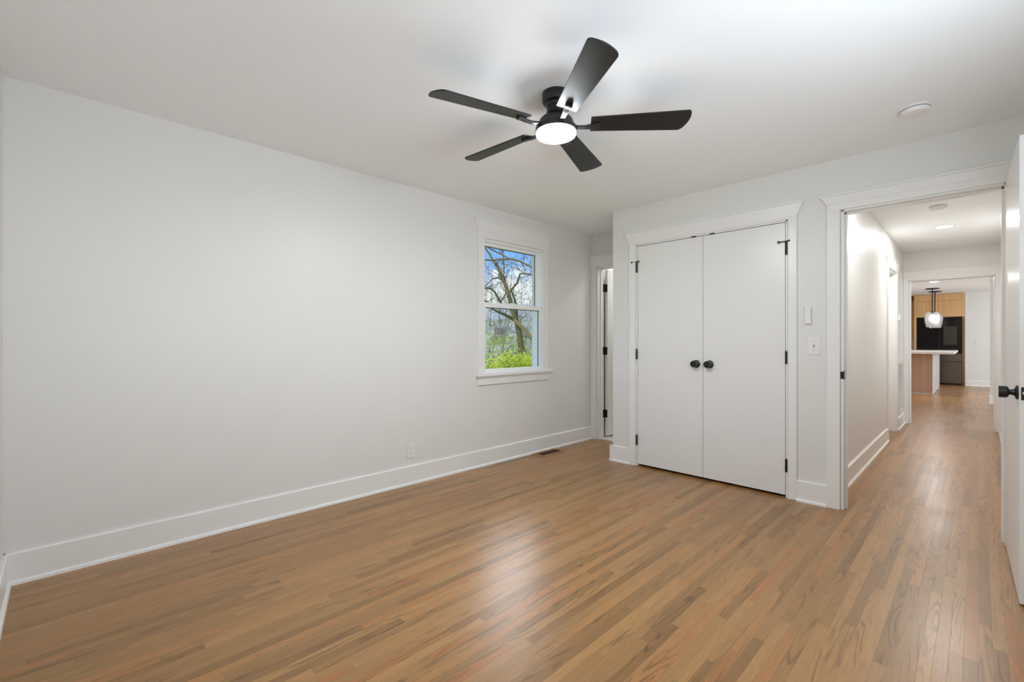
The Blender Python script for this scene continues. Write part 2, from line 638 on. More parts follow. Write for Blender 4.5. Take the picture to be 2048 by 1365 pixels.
def base_run(bm, a, b, n, ext0=0.0, ext1=0.0):
    """a, b: (x, y) ends on the wall face, n: unit normal into the room"""
    a = Vector((a[0], a[1], 0)); b = Vector((b[0], b[1], 0)); n = Vector((n[0], n[1], 0))
    d = (b - a).normalized()
    a2 = a - d * ext0
    b2 = b + d * ext1
    prof = [(0.0, 0.0), (0.0, BH), (0.010, BH), (BT, BH - 0.005), (BT, SH), (BT + 0.004, SH - 0.001), (BT + 0.011, SH - 0.008), (BT + 0.013, 0.0)]
    A = [bm.verts.new(a2 + n * p + Vector((0, 0, z))) for p, z in prof]
    B = [bm.verts.new(b2 + n * p + Vector((0, 0, z))) for p, z in prof]
    for i in range(len(prof)):
        j = (i + 1) % len(prof)
        bm.faces.new([A[i], A[j], B[j], B[i]])
    bm.faces.new(A[::-1])
    bm.faces.new(B)


def baseboard(name, runs):
    bm = bmesh.new()
    for r in runs:
        base_run(bm, *r)
    return struct(obj(name, bm, M['trim']))


E2 = BT + 0.013
baseboard('baseboard_left', [((XL, YB), (XL, YW), (1, 0))])
baseboard('baseboard_back', [((XL, YB), (XR, YB), (0, 1))])
baseboard('baseboard_right', [((XR, YB), (XR, YC), (-1, 0))])
baseboard('baseboard_closet_left', [((XCR, YC), (-2.302, YC), (0, -1), E2, 0), ((XCR, YC), (XCR, YW - 0.02), (-1, 0), E2, 0)])
baseboard('baseboard_closet_right', [((-0.927, YC), (-0.742, YC), (0, -1))])
baseboard('baseboard_hallway_left', [((HXL, YC + WT), (HXL, 6.80), (1, 0)), ((HXL, 7.70), (HXL, YE), (1, 0))])
baseboard('baseboard_hallway_right', [((HXR, YC + WT), (HXR, YE - 0.015), (-1, 0))])
baseboard('baseboard_kitchen', [((-0.246, YK), (LX1, YK), (0, -1))])
baseboard('baseboard_partition', [((0.150, 12.24), (LX1, 12.24), (0, -1), E2, 0), ((0.150, 12.24), (0.150, 12.408), (-1, 0), E2, 0)])


# ------------------------------------------------------------------ casings (flat boards, flared header with a cap)
def P(origin, u, n, a, d, z):
    """point a along the wall, d out of the wall, z up"""
    return Vector((origin[0] + u[0] * a + n[0] * d, origin[1] + u[1] * a + n[1] * d, z))


def wbox(bm, fr, a0, a1, d0, d1, z0, z1):
    q = [(a0, d0), (a1, d0), (a1, d1), (a0, d1)]
    hexa(bm, [P(*fr, a, d, z0) for a, d in q], [P(*fr, a, d, z1) for a, d in q])


def header(bm, fr, a0, a1, z0, zf, z1, flare=0.040, cap=0.014, out=0.030, low=0.018):
    """frieze board, flared crown, thin cap"""
    if zf > z0:
        wbox(bm, fr, a0, a1, 0, low, z0, zf)
    lo = [(a0, 0), (a1, 0), (a1, low), (a0, low)]
    hi = [(a0 - flare, 0), (a1 + flare, 0), (a1 + flare, out), (a0 - flare, out)]
    hexa(bm, [P(*fr, a, d, zf) for a, d in lo], [P(*fr, a, d, z1 - cap) for a, d in hi])
    wbox(bm, fr, a0 - flare - 0.004, a1 + flare + 0.004, 0, out + 0.006, z1 - cap, z1)


def door_trim(name, fr, a0, a1, zt, cw0, cw1, ztop, jamb=0.12, sides=(True, True), stop=True, zf=None, flare=0.04, parts=()):
    """casing + jamb lining of an opening a0..a1 wide, zt high"""
    root = sempty(name, tuple(P(*fr, (a0 + a1) / 2, 0, 0)))
    if sides[0]:
        bm = bmesh.new()
        wbox(bm, fr, a0 - cw0, a0 - 0.006, 0, 0.018, 0, zt + 0.0)
        obj('side_casing', bm, M['trim'], root, 0.002)
    if sides[1]:
        bm = bmesh.new()
        wbox(bm, fr, a1 + 0.006, a1 + cw1, 0, 0.018, 0, zt + 0.0)
        obj('side_casing', bm, M['trim'], root, 0.002)
    bm = bmesh.new()
    header(bm, fr, a0 - cw0, a1 + cw1, zt, zf or zt + 0.05, ztop, flare)
    obj('head_casing', bm, M['trim'], root, 0.0015)
    bm = bmesh.new()
    jt = 0.012
    wbox(bm, fr, a0 - 0.001, a0 + jt, -jamb, 0.004, 0, zt)
    wbox(bm, fr, a1 - jt, a1 + 0.001, -jamb, 0.004, 0, zt)
    wbox(bm, fr, a0, a1, -jamb, 0.004, zt - jt, zt + 0.001)
    if stop:
        wbox(bm, fr, a0 + jt, a0 + jt + 0.011, -0.085, -0.045, 0, zt - jt)
        wbox(bm, fr, a1 - jt - 0.011, a1 - jt, -0.085, -0.045, 0, zt - jt)
        wbox(bm, fr, a0 + jt, a1 - jt, -0.085, -0.045, zt - jt - 0.011, zt - jt)
    obj('jamb', bm, M['trim'], root, 0.001)
    return root


FR_C = ((0, YC), (1, 0), (0, -1))        # a = x
FR_W = ((0, YW), (1, 0), (0, -1))
FR_E = ((0, YE), (1, 0), (0, -1))
FR_L = ((XL, 0), (0, 1), (1, 0))         # a = y
FR_H = ((HXL, 0), (0, 1), (1, 0))

t1 = door_trim('trim_1', FR_C, CX0 - 0.004, CX1 + 0.004, OPH, 0.070, 0.062, 2.177, WT, stop=False, zf=OPH + 0.018, flare=0.04)
for cx in (-1.69, -1.535):
    bm = bmesh.new()
    wbox(bm, FR_C, cx - 0.020, cx + 0.020, -0.012, 0.0065, OPH - 0.0165, OPH - 0.0070)
    obj('ball_catch', bm, M['bronze'], t1, 0.001)
t2 = door_trim('trim_2', FR_C, DX0, DX1, OPH + 0.005, 0.082, 0.075, 2.172, WT + 0.002, zf=OPH + 0.05, flare=0.035)
bm = bmesh.new()
wbox(bm, FR_C, DX0 + 0.0115, DX0 + 0.0135, -0.036, 0.005, 0.895, 0.955)
wbox(bm, FR_C, DX0 - 0.003, DX0 + 0.0135, 0.003, 0.007, 0.900, 0.950)
obj('strike_plate', bm, M['bronze'], t2, 0.001)
door_trim('trim_3', FR_W, BX0, BX1, 2.03, 0.078, 0.045, 2.157, 0.12, zf=2.05, flare=0.002)
door_trim('trim_4', FR_E, EX0, EX1, 2.010, 0.062, 0.058, 2.125, 0.12, stop=False, zf=2.03, flare=0.001)
door_trim('trim_5', FR_H, HD0, HD1, 2.03, 0.075, 0.075, 2.15, 0.12, stop=False, zf=2.05, flare=0.035)
struct(box_obj('trim_6', (0.125, 0.6, 12.20, 12.24, 2.27, 2.33), M['trim'], None, 0.004))


# ------------------------------------------------------------------ window
win = sempty('window_1', (XL, 3.2, 0.85))
bm = bmesh.new()
wbox(bm, FR_L, 2.724, 2.797, 0, 0.020, 0.858, 2.12)
obj('side_casing', bm, M['trim'], win, 0.002)
bm = bmesh.new()
wbox(bm, FR_L, 3.607, 3.690, 0, 0.020, 0.858, 2.12)
obj('side_casing', bm, M['trim'], win, 0.002)
bm = bmesh.new()
header(bm, FR_L, 2.724, 3.690, 2.12, 2.175, 2.290, 0.042)
obj('head_casing', bm, M['trim'], win, 0.0015)
bm = bmesh.new()
wbox(bm, FR_L, 2.700, 3.735, 0.0, 0.050, 0.832, 0.858)
wbox(bm, FR_L, WY0, WY1, -0.14, 0.0, 0.832, 0.858)
obj('sill', bm, M['trim'], win, 0.004)
bm = bmesh.new()
wbox(bm, FR_L, 2.724, 3.700, 0.0, 0.018, 0.752, 0.832)
obj('apron', bm, M['trim'], win, 0.002)
# vinyl unit
bm = bmesh.new()
for (a0, a1, z0, z1) in ((WY0, 2.806, 0.858, 2.115), (3.612, WY1, 0.858, 2.115), (WY0, WY1, 2.095, 2.115), (WY0, WY1, 0.858, 0.868)):
    wbox(bm, FR_L, a0, a1, -0.13, -0.004, z0, z1)
obj('frame', bm, M['vinyl'], win, 0.001)


def sash(d0, d1, y0, y1, z0, z1, sw, top, bot, name='sash'):
    bm = bmesh.new()
    wbox(bm, FR_L, y0, y0 + sw, d0, d1, z0, z1)
    wbox(bm, FR_L, y1 - sw, y1, d0, d1, z0, z1)
    wbox(bm, FR_L, y0 + sw, y1 - sw, d0, d1, z1 - top, z1)
    wbox(bm, FR_L, y0 + sw, y1 - sw, d0, d1, z0, z0 + bot)
    s = obj(name, bm, M['vinyl'], win, 0.002)
    bm = bmesh.new()
    dm = (d0 + d1) / 2
    wbox(bm, FR_L, y0 + sw - 0.003, y1 - sw + 0.003, dm - 0.003, dm + 0.003, z0 + bot - 0.003, z1 - top + 0.003)
    g = obj('pane', bm, M['pane'], None)
    g.parent = s          # the sash itself sits at the world origin
    # black spacer/gasket line around the glass
    bm = bmesh.new()
    w = 0.005
    wbox(bm, FR_L, y1 - sw - w, y1 - sw, dm - 0.008, d0 + 0.002, z0 + bot, z1 - top)
    wbox(bm, FR_L, y0 + sw, y1 - sw - w, dm - 0.008, d0 + 0.002, z1 - top - w, z1 - top)
    k = obj('gasket', bm, M['slot'], None)
    k.parent = s
    return s


sash(-0.075, -0.042, 2.806, 3.612, 1.485, 2.095, 0.036, 0.030, 0.034)      # upper, outer track
lo_s = sash(-0.038, -0.006, 2.806, 3.612, 0.868, 1.524, 0.022, 0.046, 0.026)  # lower, inner track
bm = bmesh.new()
wbox(bm, FR_L, 3.17, 3.24, -0.030, -0.008, 1.524, 1.534)
lk = obj('sash_lock', bm, M['vinyl'], win, 0.003)
# outside face of the opening
bm = bmesh.new()
wbox(bm, FR_L, 3.715, 3.80, -T - 0.035, -T + 0.0, 0.80, 2.16)
wbox(bm, FR_L, 2.70, 2.765, -T - 0.035, -T + 0.0, 0.80, 2.16)
wbox(bm, FR_L, 2.70, 3.74, -T - 0.035, -T + 0.0, 2.12, 2.20)
wbox(bm, FR_L, 2.70, 3.74, -T - 0.06, -T + 0.0, 0.79, 0.835)
obj('outside_casing', bm, M['ext_trim'], win)


# ------------------------------------------------------------------ doors
def knob(name, parent, loc, normal, depth=0.062, rr=0.033, kr=0.0275):
    """round rose, slim neck, drum knob; lathe along normal"""
    q = Vector(normal).to_track_quat('Z', 'Y').to_matrix().to_4x4()
    m = Matrix.Translation(loc) @ q
    bm = bmesh.new()
    lathe(bm, [(0, 0), (rr, 0), (rr, 0.004), (rr - 0.003, 0.0075), (0.017, 0.011), (0.0125, 0.018), (0.0115, 0.026), (0.013, 0.030),
               (kr - 0.004, depth - 0.033), (kr, depth - 0.029), (kr, depth - 0.003), (kr - 0.003, depth), (0, depth)], 40, (0, 0, 0), m)
    return obj(name, bm, M['black'], parent, 0, True)


def hinge_barrel(parent, x, y, z0, z1, r=0.0075):
    bm = bmesh.new()
    zs = [z0 + (z1 - z0) * i / 5 for i in range(6)]
    for i in range(5):
        lathe(bm, [(0, 0), (r, 0), (r, zs[i + 1] - zs[i] - 0.0012), (0, zs[i + 1] - zs[i] - 0.0012)], 16, (x, y, zs[i]))
    lathe(bm, [(0, 0), (0.0035, 0.001), (0.0045, 0.006), (0.0, 0.009)], 12, (x, y, z1))
    return obj('hinge', bm, M['black'], parent, 0, True)


def hinge_stop(parent, x, y, z, side):
    """hinge pin door stop: arm with a bumper over the door, a screw foot over the casing"""
    bm = bmesh.new()
    lathe(bm, [(0, 0), (0.0095, 0), (0.0095, 0.006), (0, 0.006)], 16, (x, y, z))
    tube(bm, [(x, y, z + 0.003), (x + side * 0.028, y - 0.004, z + 0.003), (x + side * 0.045, y - 0.002, z + 0.002)], 0.0036, 8)
    q = Matrix.Translation((x + side * 0.047, y + 0.002, z + 0.002)) @ Matrix.Rotation(PI / 2, 4, 'X')
    lathe(bm, [(0, 0), (0.0095, 0), (0.0095, 0.010), (0, 0.011)], 14, (0, 0, 0), q)
    tube(bm, [(x, y, z + 0.003), (x - side * 0.016, y - 0.005, z + 0.004), (x - side * 0.026, y - 0.001, z + 0.004)], [0.004, 0.006, 0.009], 8)
    return obj('hinge_stop', bm, M['black'], parent, 0, True)


mid = -1.6135
for i, (x0, x1, hx, kx) in enumerate(((CX0 + 0.012, mid - 0.0015, CX0 + 0.0035, -1.669), (mid + 0.0015, CX1 - 0.012, CX1 - 0.0035, -1.557))):
    dr = sempty('door_%d' % (i + 1), ((x0 + x1) / 2, YC, 0))
    bm = bmesh.new()
    bx(bm, x0, x1, YC - 0.002, YC + 0.034, 0.020, OPH - 0.0165)
    obj('door_panel', bm, M['door'], dr, 0.0015)
    knob('door_knob', dr, (kx, YC - 0.002, 0.967), (0, -1, 0))
    for z0, z1 in ((1.797, 1.893), (0.992, 1.082), (0.195, 0.285)):
        hinge_barrel(dr, hx, YC - 0.010, z0, z1)
    hinge_stop(dr, hx, YC - 0.012, 1.893, 1 if i == 0 else -1) if i == 1 else hinge_stop(dr, hx, YC - 0.012, 1.893, -1)
# dark closet inside is simply unlit

# open bedroom door against the right wall
hp = Vector((0.107, YC - 0.012, 0))
fe = Vector((0.1255, 2.992, 0))
ang = math.atan2(fe.y - hp.y, fe.x - hp.x)          # local +x runs hinge -> free end
d4 = sempty('door_3', (hp.x, hp.y, 0), ang)
Ld = (fe - hp).length
Rz = Matrix.Translation(hp) @ Matrix.Rotation(ang, 4, 'Z')


def local_obj(name, bm, mat, parent, bevel=0.0, smooth=False):
    """mesh given in the parent's own axes"""
    ob = obj(name, bm, mat, None, bevel, smooth)
    ob.parent = parent
    return ob


# local axes: +x along the leaf, +y = world +x side (away from the camera), z up
bm = bmesh.new()
bx(bm, 0, Ld, 0.0, 0.035, 0.008, 2.062)
local_obj('door_panel', bm, M['door'], d4, 0.0015)
for sgn, y0 in ((-1, 0.0), (1, 0.035)):
    q = Matrix.Translation((Ld - 0.062, y0, 0.93)) @ Matrix.Rotation(-sgn * PI / 2, 4, 'X')
    bm = bmesh.new()
    dp, kr, rr = 0.060, 0.0265, 0.032
    lathe(bm, [(0, 0), (rr, 0), (rr, 0.004), (rr - 0.003, 0.0075), (0.017, 0.011), (0.0135, 0.018), (0.0125, 0.026), (0.0125, 0.030),
               (kr - 0.006, dp - 0.031), (kr, dp - 0.026), (kr, dp), (0, dp)], 40, (0, 0, 0), q)
    local_obj('door_knob', bm, M['black'], d4, 0, True)
bm = bmesh.new()
bx(bm, Ld - 0.0005, Ld + 0.0018, 0.005, 0.030, 0.901, 0.958)
lp = local_obj('latch_plate', bm, M['black'], d4, 0.001)
bm = bmesh.new()
lathe(bm, [(0, 0), (0.009, 0), (0.009, 0.009), (0.006, 0.011), (0, 0.011)], 20, (0, 0, 0),
      Matrix.Translation((Ld + 0.001, 0.0175, 0.93)) @ Matrix.Rotation(PI / 2, 4, 'Y'))
lb = local_obj('latch_bolt', bm, M['steel'], lp, 0, True)
for z0, z1 in ((1.80, 1.89), (0.99, 1.08), (0.19, 0.28)):
    bm = bmesh.new()
    lathe(bm, [(0, 0), (0.007, 0), (0.007, z1 - z0), (0, z1 - z0)], 14, (0.0, 0.041, z0))
    local_obj('hinge', bm, M['black'], d4, 0, True)

# bathroom door, swung open into the bathroom
d5 = sempty('door_4', (-3.14, 4.66, 0))
bm = bmesh.new()
bx(bm, -3.138, -3.103, 4.645, 5.27, 0.028, 2.012)
obj('door_panel', bm, M['door'], d5, 0.0015)
for z0, z1 in ((1.745, 1.838), (0.996, 1.088), (0.246, 0.338)):
    bm = bmesh.new()
    bx(bm, BX0 + 0.012, BX0 + 0.0145, 4.588, 4.632, z0, z1)
    bx(bm, -3.1375, -3.105, 4.6425, 4.6455, z0, z1)
    lathe(bm, [(0, 0), (0.007, 0), (0.007, z1 - z0), (0, z1 - z0)], 14, (-3.131, 4.637, z0))
    obj('hinge', bm, M['black'], d5)
    for zz in (0.25, 0.75):
        pass
d6 = sempty('door_5', (HXL - 0.1, 7.25, 0))
bm = bmesh.new()
bx(bm, HXL - 0.118, HXL - 0.085, HD0 + 0.014, HD1 - 0.014, 0.01, 2.015)
obj('door_panel', bm, M['door'], d6, 0.0015)


# ------------------------------------------------------------------ ceiling fan
fan = thing('ceiling_fan', 'black five-blade ceiling fan with a glowing round lamp in the middle', 'ceiling fan', (FAN.x, FAN.y, CEIL))
bm = bmesh.new()
lathe(bm, [(0, 0), (0.068, 0), (0.070, -0.004), (0.070, -0.040), (0.066, -0.050), (0.052, -0.058), (0.048, -0.070)], 56, (FAN.x, FAN.y, CEIL))
obj('canopy', bm, M['black'], fan, 0, True)
bm = bmesh.new()
lathe(bm, [(0.044, -0.058), (0.0465, -0.085), (0.0485, -0.102), (0.056, -0.114), (0.070, -0.124), (0.083, -0.137), (0.088, -0.150), (0.088, -0.172)], 56, (FAN.x, FAN.y, CEIL))
obj('motor_housing', bm, M['black'], fan, 0, True)
bm = bmesh.new()
lathe(bm, [(0.060, -0.170), (0.096, -0.170), (0.103, -0.176), (0.104, -0.197), (0.101, -0.199), (0.060, -0.199)], 64, (FAN.x, FAN.y, CEIL))
obj('light_ring', bm, M['black'], fan, 0, True)
bm = bmesh.new()
lathe(bm, [(0.06, -0.196), (0.0995, -0.196), (0.100, -0.210), (0.096, -0.216), (0.06, -0.219), (0, -0.220)], 64, (FAN.x, FAN.y, CEIL))
dif = obj('lamp_diffuser', bm, [M['fan_light'], M['fan_light_rim']], fan, 0, True)
for p in dif.data.polygons:
    if abs(p.normal.z) < 0.5:
        p.material_index = 1            # frosted side band, dimmer than the face

BLADE_A = (40.3, 109.6, 182.8, 254.2, 326.2)
PITCH = -13.0
ZB = -0.162
for k in range(5):
    a = math.radians(BLADE_A[k])
    base = Matrix.Translation((FAN.x, FAN.y, CEIL + ZB)) @ Matrix.Rotation(a, 4, 'Z')
    tilt = base @ Matrix.Rotation(math.radians(PITCH), 4, 'X')
    # blade outline in local x (out) / y
    r0, r1 = 0.174, 0.666
    w0, w1 = 0.050, 0.069
    pts = [(r0, -w0), (r0, w0)]
    n = 10
    top = []
    for i in range(n + 1):
        t = i / n
        y = w1 - 2 * w1 * t
        # shallow rounded end, slightly skewed
        x = r1 - 0.018 * ((2 * t - 1) ** 2) - 0.024 * (1 - t)
        top.append((x, y))
    # soften the two end corners
    outline = pts + [(top[0][0] - 0.012, w1), (top[0][0] - 0.003, w1 - 0.003)] + top[1:-1] + [(top[-1][0] - 0.002, -w1 + 0.004), (top[-1][0] - 0.010, -w1)]
    bm = bmesh.new()
    th = 0.0035
    A = [bm.verts.new(tilt @ Vector((x, y, th))) for x, y in outline]
    B = [bm.verts.new(tilt @ Vector((x, y, -th))) for x, y in outline]
    bm.faces.new(A)
    bm.faces.new(B[::-1])
    for i in range(len(outline)):
        j = (i + 1) % len(outline)
        bm.faces.new([A[i], A[j], B[j], B[i]])
    bl = obj('blade', bm, M['blade'], fan, 0.0012)
    # bracket: flat arm curving down then up to a pad under the blade
    bm = bmesh.new()
    sec = [(0.080, 0.014, -0.006, 0.006), (0.110, 0.013, -0.014, 0.006), (0.145, 0.012, -0.017, 0.006), (0.175, 0.013, -0.015, 0.007), (0.200, 0.016, -0.0105, 0.007), (0.222, 0.018, -0.0105, 0.007)]
    prev = None
    for i, (x, hw, zc, hh) in enumerate(sec):
        mt = base if i < 2 else tilt
        if i == 2:
            mt = base @ Matrix.Rotation(math.radians(PITCH * 0.6), 4, 'X')
        ring = [bm.verts.new(mt @ Vector(p)) for p in ((x, -hw, zc - hh), (x, hw, zc - hh), (x, hw, zc + hh), (x, -hw, zc + hh))]
        if prev:
            for q in range(4):
                bm.faces.new([prev[q], prev[(q + 1) % 4], ring[(q + 1) % 4], ring[q]])
        else:
            bm.faces.new(ring)
        prev = ring
    bm.faces.new(prev[::-1])
    obj('blade_bracket', bm, M['black'], fan, 0.003)


# ------------------------------------------------------------------ smoke detectors
def detector(x, y, label, r=0.066):
    t = thing('smoke_detector', label, 'smoke detector', (x, y, CEIL))
    bm = bmesh.new()
    lathe(bm, [(0, 0), (r + 0.003, 0), (r + 0.003, -0.007), (r, -0.009), (0, -0.009)], 48, (x, y, CEIL))
    obj('base_plate', bm, M['plastic'], t, 0, True)
    bm = bmesh.new()
    lathe(bm, [(0, -0.008), (r - 0.003, -0.008), (r - 0.003, -0.0135), (0, -0.0135)], 48, (x, y, CEIL))
    obj('vent_gap', bm, M['grille_dark'], t, 0, True)
    bm = bmesh.new()
    lathe(bm, [(0, -0.013), (r - 0.003, -0.013), (r - 0.002, -0.022), (r - 0.006, -0.032), (r - 0.03, -0.036), (0, -0.037)], 48, (x, y, CEIL))
    obj('cover', bm, M['plastic'], t, 0, True)
    bm = bmesh.new()
    lathe(bm, [(0, -0.034), (0.012, -0.035), (0.012, -0.0385), (0, -0.039)], 24, (x, y, CEIL))
    obj('test_button', bm, M['plastic'], t, 0, True)
    bm = bmesh.new()
    lathe(bm, [(0, -0.0335), (0.004, -0.0335), (0.004, -0.0355), (0, -0.036)], 12, (x + 0.035, y - 0.012, CEIL))
    obj('indicator', bm, M['slot'], t, 0, True)


detector(-0.240, 3.275, 'round white smoke detector on the bedroom ceiling near the doorway')
detector(-0.262, 5.79, 'round white smoke detector on the hallway ceiling beyond the doorway', 0.064)


# ------------------------------------------------------------------ recessed downlights
def downlight(x, y, label, r=0.077, watt=30):
    t = thing('ceiling_light', label, 'ceiling light', (x, y, CEIL))
    bm = bmesh.new()
    lathe(bm, [(r, 0), (r + 0.012, 0), (r + 0.011, -0.004), (r - 0.002, -0.006), (r - 0.002, 0)], 48, (x, y, CEIL))
    obj('trim_ring', bm, M['plastic'], t, 0, True)
    bm = bmesh.new()
    lathe(bm, [(0, 0), (r - 0.003, 0), (r - 0.003, -0.004), (0, -0.004)], 48, (x, y, CEIL))
    obj('diffuser', bm, M['down_light'], t, 0, True)
    light('downlight_lamp', 'AREA', (x, y, CEIL - 0.008), watt, (0.98, 0.985, 1.0), 2 * r - 0.01, direction=(0, 0, -1))


downlight(-0.262, 6.88, 'flat round lit downlight in the hallway ceiling', 0.075, 18)
downlight(-0.262, 4.62, 'flat round lit downlight in the hallway ceiling just behind the doorway head', 0.075, 8)
downlight(-0.66, 13.15, 'flat round lit downlight in the kitchen ceiling beyond the hallway', 0.075, 30)

# bathroom lamp, out of view behind the closet block
bt = thing('ceiling_light', 'round lit ceiling lamp inside the bathroom', 'ceiling light', (-2.7, 5.2, CEIL))
bm = bmesh.new()
lathe(bm, [(0, 0), (0.12, 0), (0.12, -0.03), (0.1, -0.04), (0, -0.045)], 40, (-2.7, 5.2, CEIL))
obj('diffuser', bm, M['down_light'], bt, 0, True)
light('bathroom_lamp', 'AREA', (-2.7, 5.2, CEIL - 0.05), 5, (0.98, 0.985, 1.0), 0.2, direction=(0, 0, -1))


# ------------------------------------------------------------------ wall fittings
def screw(parent, fr, a, z, d):
    p = P(*fr, a, d, z)
    q = Vector((fr[2][0], fr[2][1], 0)).to_track_quat('Z', 'Y').to_matrix().to_4x4()
    bm = bmesh.new()
    lathe(bm, [(0, 0), (0.0032, 0), (0.0026, 0.0012), (0, 0.0014)], 12, (0, 0, 0), Matrix.Translation(p) @ q)
    return obj('screw', bm, M['plastic_shadow'], parent, 0, True)


def plate(name, fr, a0, a1, z0, z1, label, cat, kind):
    c = (a0 + a1) / 2
    zc = (z0 + z1) / 2
    t = thing(name, label, cat, tuple(P(*fr, c, 0, z0)))
    bm = bmesh.new()
    wbox(bm, fr, a0, a1, 0, 0.006, z0, z1)
    obj('wall_plate', bm, M['plastic'], t, 0.003)
    if kind == 'toggle':
        bm = bmesh.new()
        wbox(bm, fr, c - 0.005, c + 0.005, 0.005, 0.0068, zc - 0.012, zc + 0.012)
        obj('toggle_slot', bm, M['plastic_shadow'], t)
        bm = bmesh.new()
        lo = [(c - 0.0038, 0.006), (c + 0.0038, 0.006), (c + 0.0038, 0.010), (c - 0.0038, 0.010)]
        hi = [(c - 0.003, 0.012), (c + 0.003, 0.012), (c + 0.003, 0.019), (c - 0.003, 0.019)]
        hexa(bm, [P(*fr, a, d, zc - 0.002) for a, d in lo], [P(*fr, a, d, zc + 0.013) for a, d in hi])
        obj('toggle', bm, M['plastic'], t, 0.001)
        screw(t, fr, c, zc + 0.030, 0.006)
        screw(t, fr, c, zc - 0.030, 0.006)
    elif kind == 'outlet':
        for s in (-1, 1):
            bm = bmesh.new()
            wbox(bm, fr, c - 0.0165, c + 0.0165, 0.005, 0.0085, zc + s * 0.0195 - 0.0145, zc + s * 0.0195 + 0.0145)
            f = obj('socket_face', bm, M['plastic'], t, 0.003)
            bm = bmesh.new()
            zz = zc + s * 0.0195
            wbox(bm, fr, c - 0.0075, c - 0.0055, 0.008, 0.0089, zz - 0.001, zz + 0.008)
            wbox(bm, fr, c + 0.0055, c + 0.0072, 0.008, 0.0089, zz - 0.001, zz + 0.007)
            wbox(bm, fr, c - 0.0025, c + 0.0025, 0.008, 0.0089, zz - 0.010, zz - 0.0055)
            k = obj('contact_slot', bm, M['plastic_shadow'], None)
            k.parent = f
        screw(t, fr, c, zc, 0.006)
    elif kind == 'rocker':
        n = 3 if (a1 - a0) > 0.13 else 1
        for i in range(n):
            cc = c + (i - (n - 1) / 2) * 0.046
            bm = bmesh.new()
            wbox(bm, fr, cc - 0.0165, cc + 0.0165, 0.005, 0.009, zc - 0.033, zc + 0.033)
            obj('rocker', bm, M['plastic'], t, 0.002)
    return t


plate('wall_outlet', FR_L, 1.984, 2.054, 0.212, 0.330, 'white double power outlet low on the long blank wall', 'outlet', 'outlet')
plate('light_switch', FR_C, -0.859, -0.782, 1.062, 1.188, 'white single toggle light switch between the closet and the doorway', 'light switch', 'toggle')
plate('light_switch', FR_H, 4.30, 4.376, 1.09, 1.21, 'white light switch on the hallway wall just past the door jamb', 'light switch', 'toggle')
FR_K = ((0, YK), (1, 0), (0, -1))
plate('light_switch', FR_K, -0.055, 0.105, 1.045, 1.16, 'wide white three-rocker switch plate on the far wall beside the refrigerator', 'light switch', 'rocker')

# fan remote in its wall holder
rm = thing('fan_remote', 'small white fan remote in a wall holder above the toggle switch', 'remote control', (-0.856, YC, 1.285))
bm = bmesh.new()
wbox(bm, FR_C, -0.874, -0.838, 0.0, 0.008, 1.285, 1.330)
wbox(bm, FR_C, -0.877, -0.835, 0.008, 0.022, 1.283, 1.318)
obj('holder', bm, M['plastic'], rm, 0.003)
bm = bmesh.new()
wbox(bm, FR_C, -0.875, -0.837, 0.007, 0.020, 1.292, 1.408)
rb = obj('remote_body', bm, M['plastic'], rm, 0.004)
for zz, xx, rr_ in ((1.390, -0.866, 0.003), (1.390, -0.846, 0.003), (1.372, -0.856, 0.005), (1.352, -0.866, 0.003), (1.352, -0.846, 0.003), (1.334, -0.866, 0.003), (1.334, -0.846, 0.003)):
    bm = bmesh.new()
    lathe(bm, [(0, 0), (rr_, 0), (rr_, 0.0012), (0, 0.0015)], 14, (0, 0, 0), Matrix.Translation((xx, YC - 0.0195, zz)) @ Matrix.Rotation(PI / 2, 4, 'X'))
    k = obj('button', bm, M['grille'], None, 0, True)
    k.parent = rb

# thermostat and return grille in the hallway
th_ = thing('thermostat', 'small white thermostat on the hallway wall above the return grille', 'thermostat', (HXL, 7.86, 1.42))
bm = bmesh.new()
wbox(bm, FR_H, 7.79, 7.93, 0.0, 0.006, 1.415, 1.515)
obj('wall_plate', bm, M['plastic'], th_, 0.002)
bm = bmesh.new()
wbox(bm, FR_H, 7.80, 7.92, 0.006, 0.030, 1.425, 1.505)
obj('housing', bm, M['plastic'], th_, 0.006)

gr = thing('air_return_grille', 'tall white air return grille low on the hallway wall', 'air vent', (HXL, 8.05, 0.2))
bm = bmesh.new()
g0, g1, z0, z1 = 7.76, 8.34, 0.20, 0.90
fw = 0.045
wbox(bm, FR_H, g0, g0 + fw, 0, 0.010, z0, z1)
wbox(bm, FR_H, g1 - fw, g1, 0, 0.010, z0, z1)
wbox(bm, FR_H, g0 + fw, g1 - fw, 0, 0.010, z0, z0 + fw)
wbox(bm, FR_H, g0 + fw, g1 - fw, 0, 0.010, z1 - fw, z1)
obj('frame', bm, M['plastic'], gr, 0.002)
bm = bmesh.new()
wbox(bm, FR_H, g0 + fw, g1 - fw, 0.0, 0.0015, z0 + fw, z1 - fw)
obj('shade_backing', bm, M['grille_dark'], gr)  # grey sheet stands in for the shade behind the slats
bm = bmesh.new()
nsl = 34
for i in range(nsl):
    zc = z0 + fw + (i + 0.5) * (z1 - z0 - 2 * fw) / nsl
    q = [(g0 + fw, 0.002), (g1 - fw, 0.002), (g1 - fw, 0.009), (g0 + fw, 0.009)]
    hexa(bm, [P(*FR_H, a, d, zc + (0.004 if d < 0.005 else -0.005)) for a, d in q], [P(*FR_H, a, d, zc + (0.0055 if d < 0.005 else -0.0035)) for a, d in q])
obj('louver_slats', bm, M['grille'], gr)

